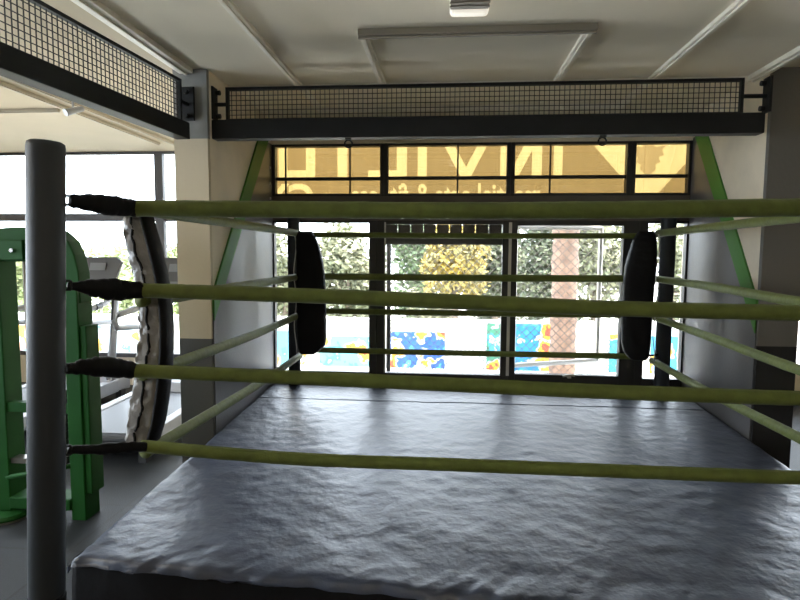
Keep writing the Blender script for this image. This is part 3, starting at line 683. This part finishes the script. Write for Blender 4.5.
bm = B(); tube(bm, [(gx(-2.62), -.03, .245), (gx(-2.42), -.04, .29), (gx(-2.21), -.03, .33)], .014, 8); obj('brace', bm, M['mgreen'], rt, smooth=True)
bm = B(); box(bm, gx(-2.60), gx(-2.215), -.05, .10, .06, .13); obj('base_beam', bm, M['mgreen'], rt, bevel=.006)
bm = B(); prof = [(gx(-2.60)+.0, -.02)]
lathe(bm, [(.13, 0), (.13, .02), (.115, .035), (.06, .04)], gx(-2.64), -.02, 28); obj('foot', bm, M['mgreen'], rt)
bm = B(); lathe(bm, [(.134, -.0), (.134, .010)], gx(-2.64), -.02, 28); obj('foot_pad', bm, M['rod'], rt)

# ---------------------------------------------------------------- treadmills
def treadmill(x, y, label):
    rt = empty('treadmill', (x, y, 0)); tag(rt, label, 'treadmill', 'treadmills by the left windows')
    L = 1.72; hw = .37
    for s_ in (-1, 1):
        bm = B(); prism(bm, [(0, .10), (.03, .22), (L-.25, .24), (L-.25, .10)], 'x', s_*hw-.045, s_*hw+.045); obj('side_rail', bm, M['tmwhite'], rt, bevel=.01)
        for ya in (.02, L-.2): obj('foot', box(B(), s_*hw-.03, s_*hw+.03, ya, ya+.08, 0, .10), M['tmdark'], rt)
    bm = B(); prism(bm, [(.03, .14), (.03, .205), (.06, .215), (L-.3, .225), (L-.3, .14)], 'x', -hw+.05, hw-.05); obj('belt', bm, M['belt'], rt)
    bm = B(); tube(bm, [(-hw+.05, .03, .175), (hw-.05, .03, .175)], .035, 12); obj('roller', bm, M['tmdark'], rt)
    bm = B(); prism(bm, [(L-.42, .12), (L-.42, .23), (L-.34, .30), (L-.10, .30), (L, .20), (L, .08)], 'x', -hw-.03, hw+.03); obj('motor_hood', bm, M['tmwhite'], rt, bevel=.02)
    for s_ in (-1, 1):
        bm = B(); tube(bm, [(s_*(hw-.0), L-.36, .15), (s_*(hw-.02), L-.22, .7), (s_*(hw-.05), L-.10, 1.20)], [.038, .034, .03], 10, rz=[.06, .05, .045]); obj('upright', bm, M['tmwhite'], rt, smooth=True)
        bm = B(); tube(bm, [(s_*(hw+.002), L-.395, .15), (s_*(hw-.02), L-.255, .7), (s_*(hw-.05), L-.135, 1.20)], .016, 8); obj('upright_trim', bm, M['tmdark'], rt, smooth=True)
        bm = B(); tube(bm, [(s_*(hw-.05), L-.16, 1.12), (s_*(hw-.02), L-.35, 1.06), (s_*hw, L-.72, 1.02), (s_*hw, L-.80, .97), (s_*hw, L-.76, .90), (s_*(hw-.01), L-.30, .86)], .028, 10); obj('handrail', bm, M['tmwhite'], rt, smooth=True)
        bm = B(); tube(bm, [(s_*hw, L-.55, 1.037), (s_*hw, L-.46, 1.048)], .033, 10); obj('grip', bm, M['tmdark'], rt)
    bm = B(); prism(bm, [(-.40, 1.12), (.40, 1.12), (.40, 1.20), (-.40, 1.20)], 'y', L-.28, L-.02); obj('console_shelf', bm, M['tmdark'], rt, bevel=.015)
    bm = B()
    f0 = [(-.31, L-.16, 1.20), (.31, L-.16, 1.20), (.37, L-.05, 1.50), (.30, L-.03, 1.545), (-.30, L-.03, 1.545), (-.37, L-.05, 1.50)]
    A_ = [bm.verts.new(p) for p in f0]; C_ = [bm.verts.new((p[0]*.95, p[1]+.07, p[2]-.015)) for p in f0]
    bm.faces.new(A_); bm.faces.new(C_[::-1])
    for i in range(6): bm.faces.new((A_[i], A_[(i+1) % 6], C_[(i+1) % 6], C_[i]))
    cs = obj('console', bm, M['console'], rt, bevel=.01)
    for (xa, xb, za, zb_) in ((.02, .20, 1.40, 1.48), (-.20, -.04, 1.40, 1.48), (.02, .26, 1.25, 1.30), (-.26, -.04, 1.25, 1.30)):
        def yy(z): return L-.16+(z-1.20)/.30*.11-.004
        bm = B(); vv = [bm.verts.new((xx, yy(z)+dy, z)) for dy in (0, -.006) for xx, z in ((xa, za), (xb, za), (xb, zb_), (xa, zb_))]
        for q in ((0, 1, 2, 3), (7, 6, 5, 4), (0, 1, 5, 4), (1, 2, 6, 5), (2, 3, 7, 6), (3, 0, 4, 7)): bm.faces.new([vv[i] for i in q])
        obj('display', bm, M['screen'], cs)
    return rt
treadmill(-2.66, 3.98, 'silver treadmill nearer the cream column, deck seen behind the near left pad')
treadmill(-3.92, 4.25, 'silver treadmill with grey console seen just right of the green machine')
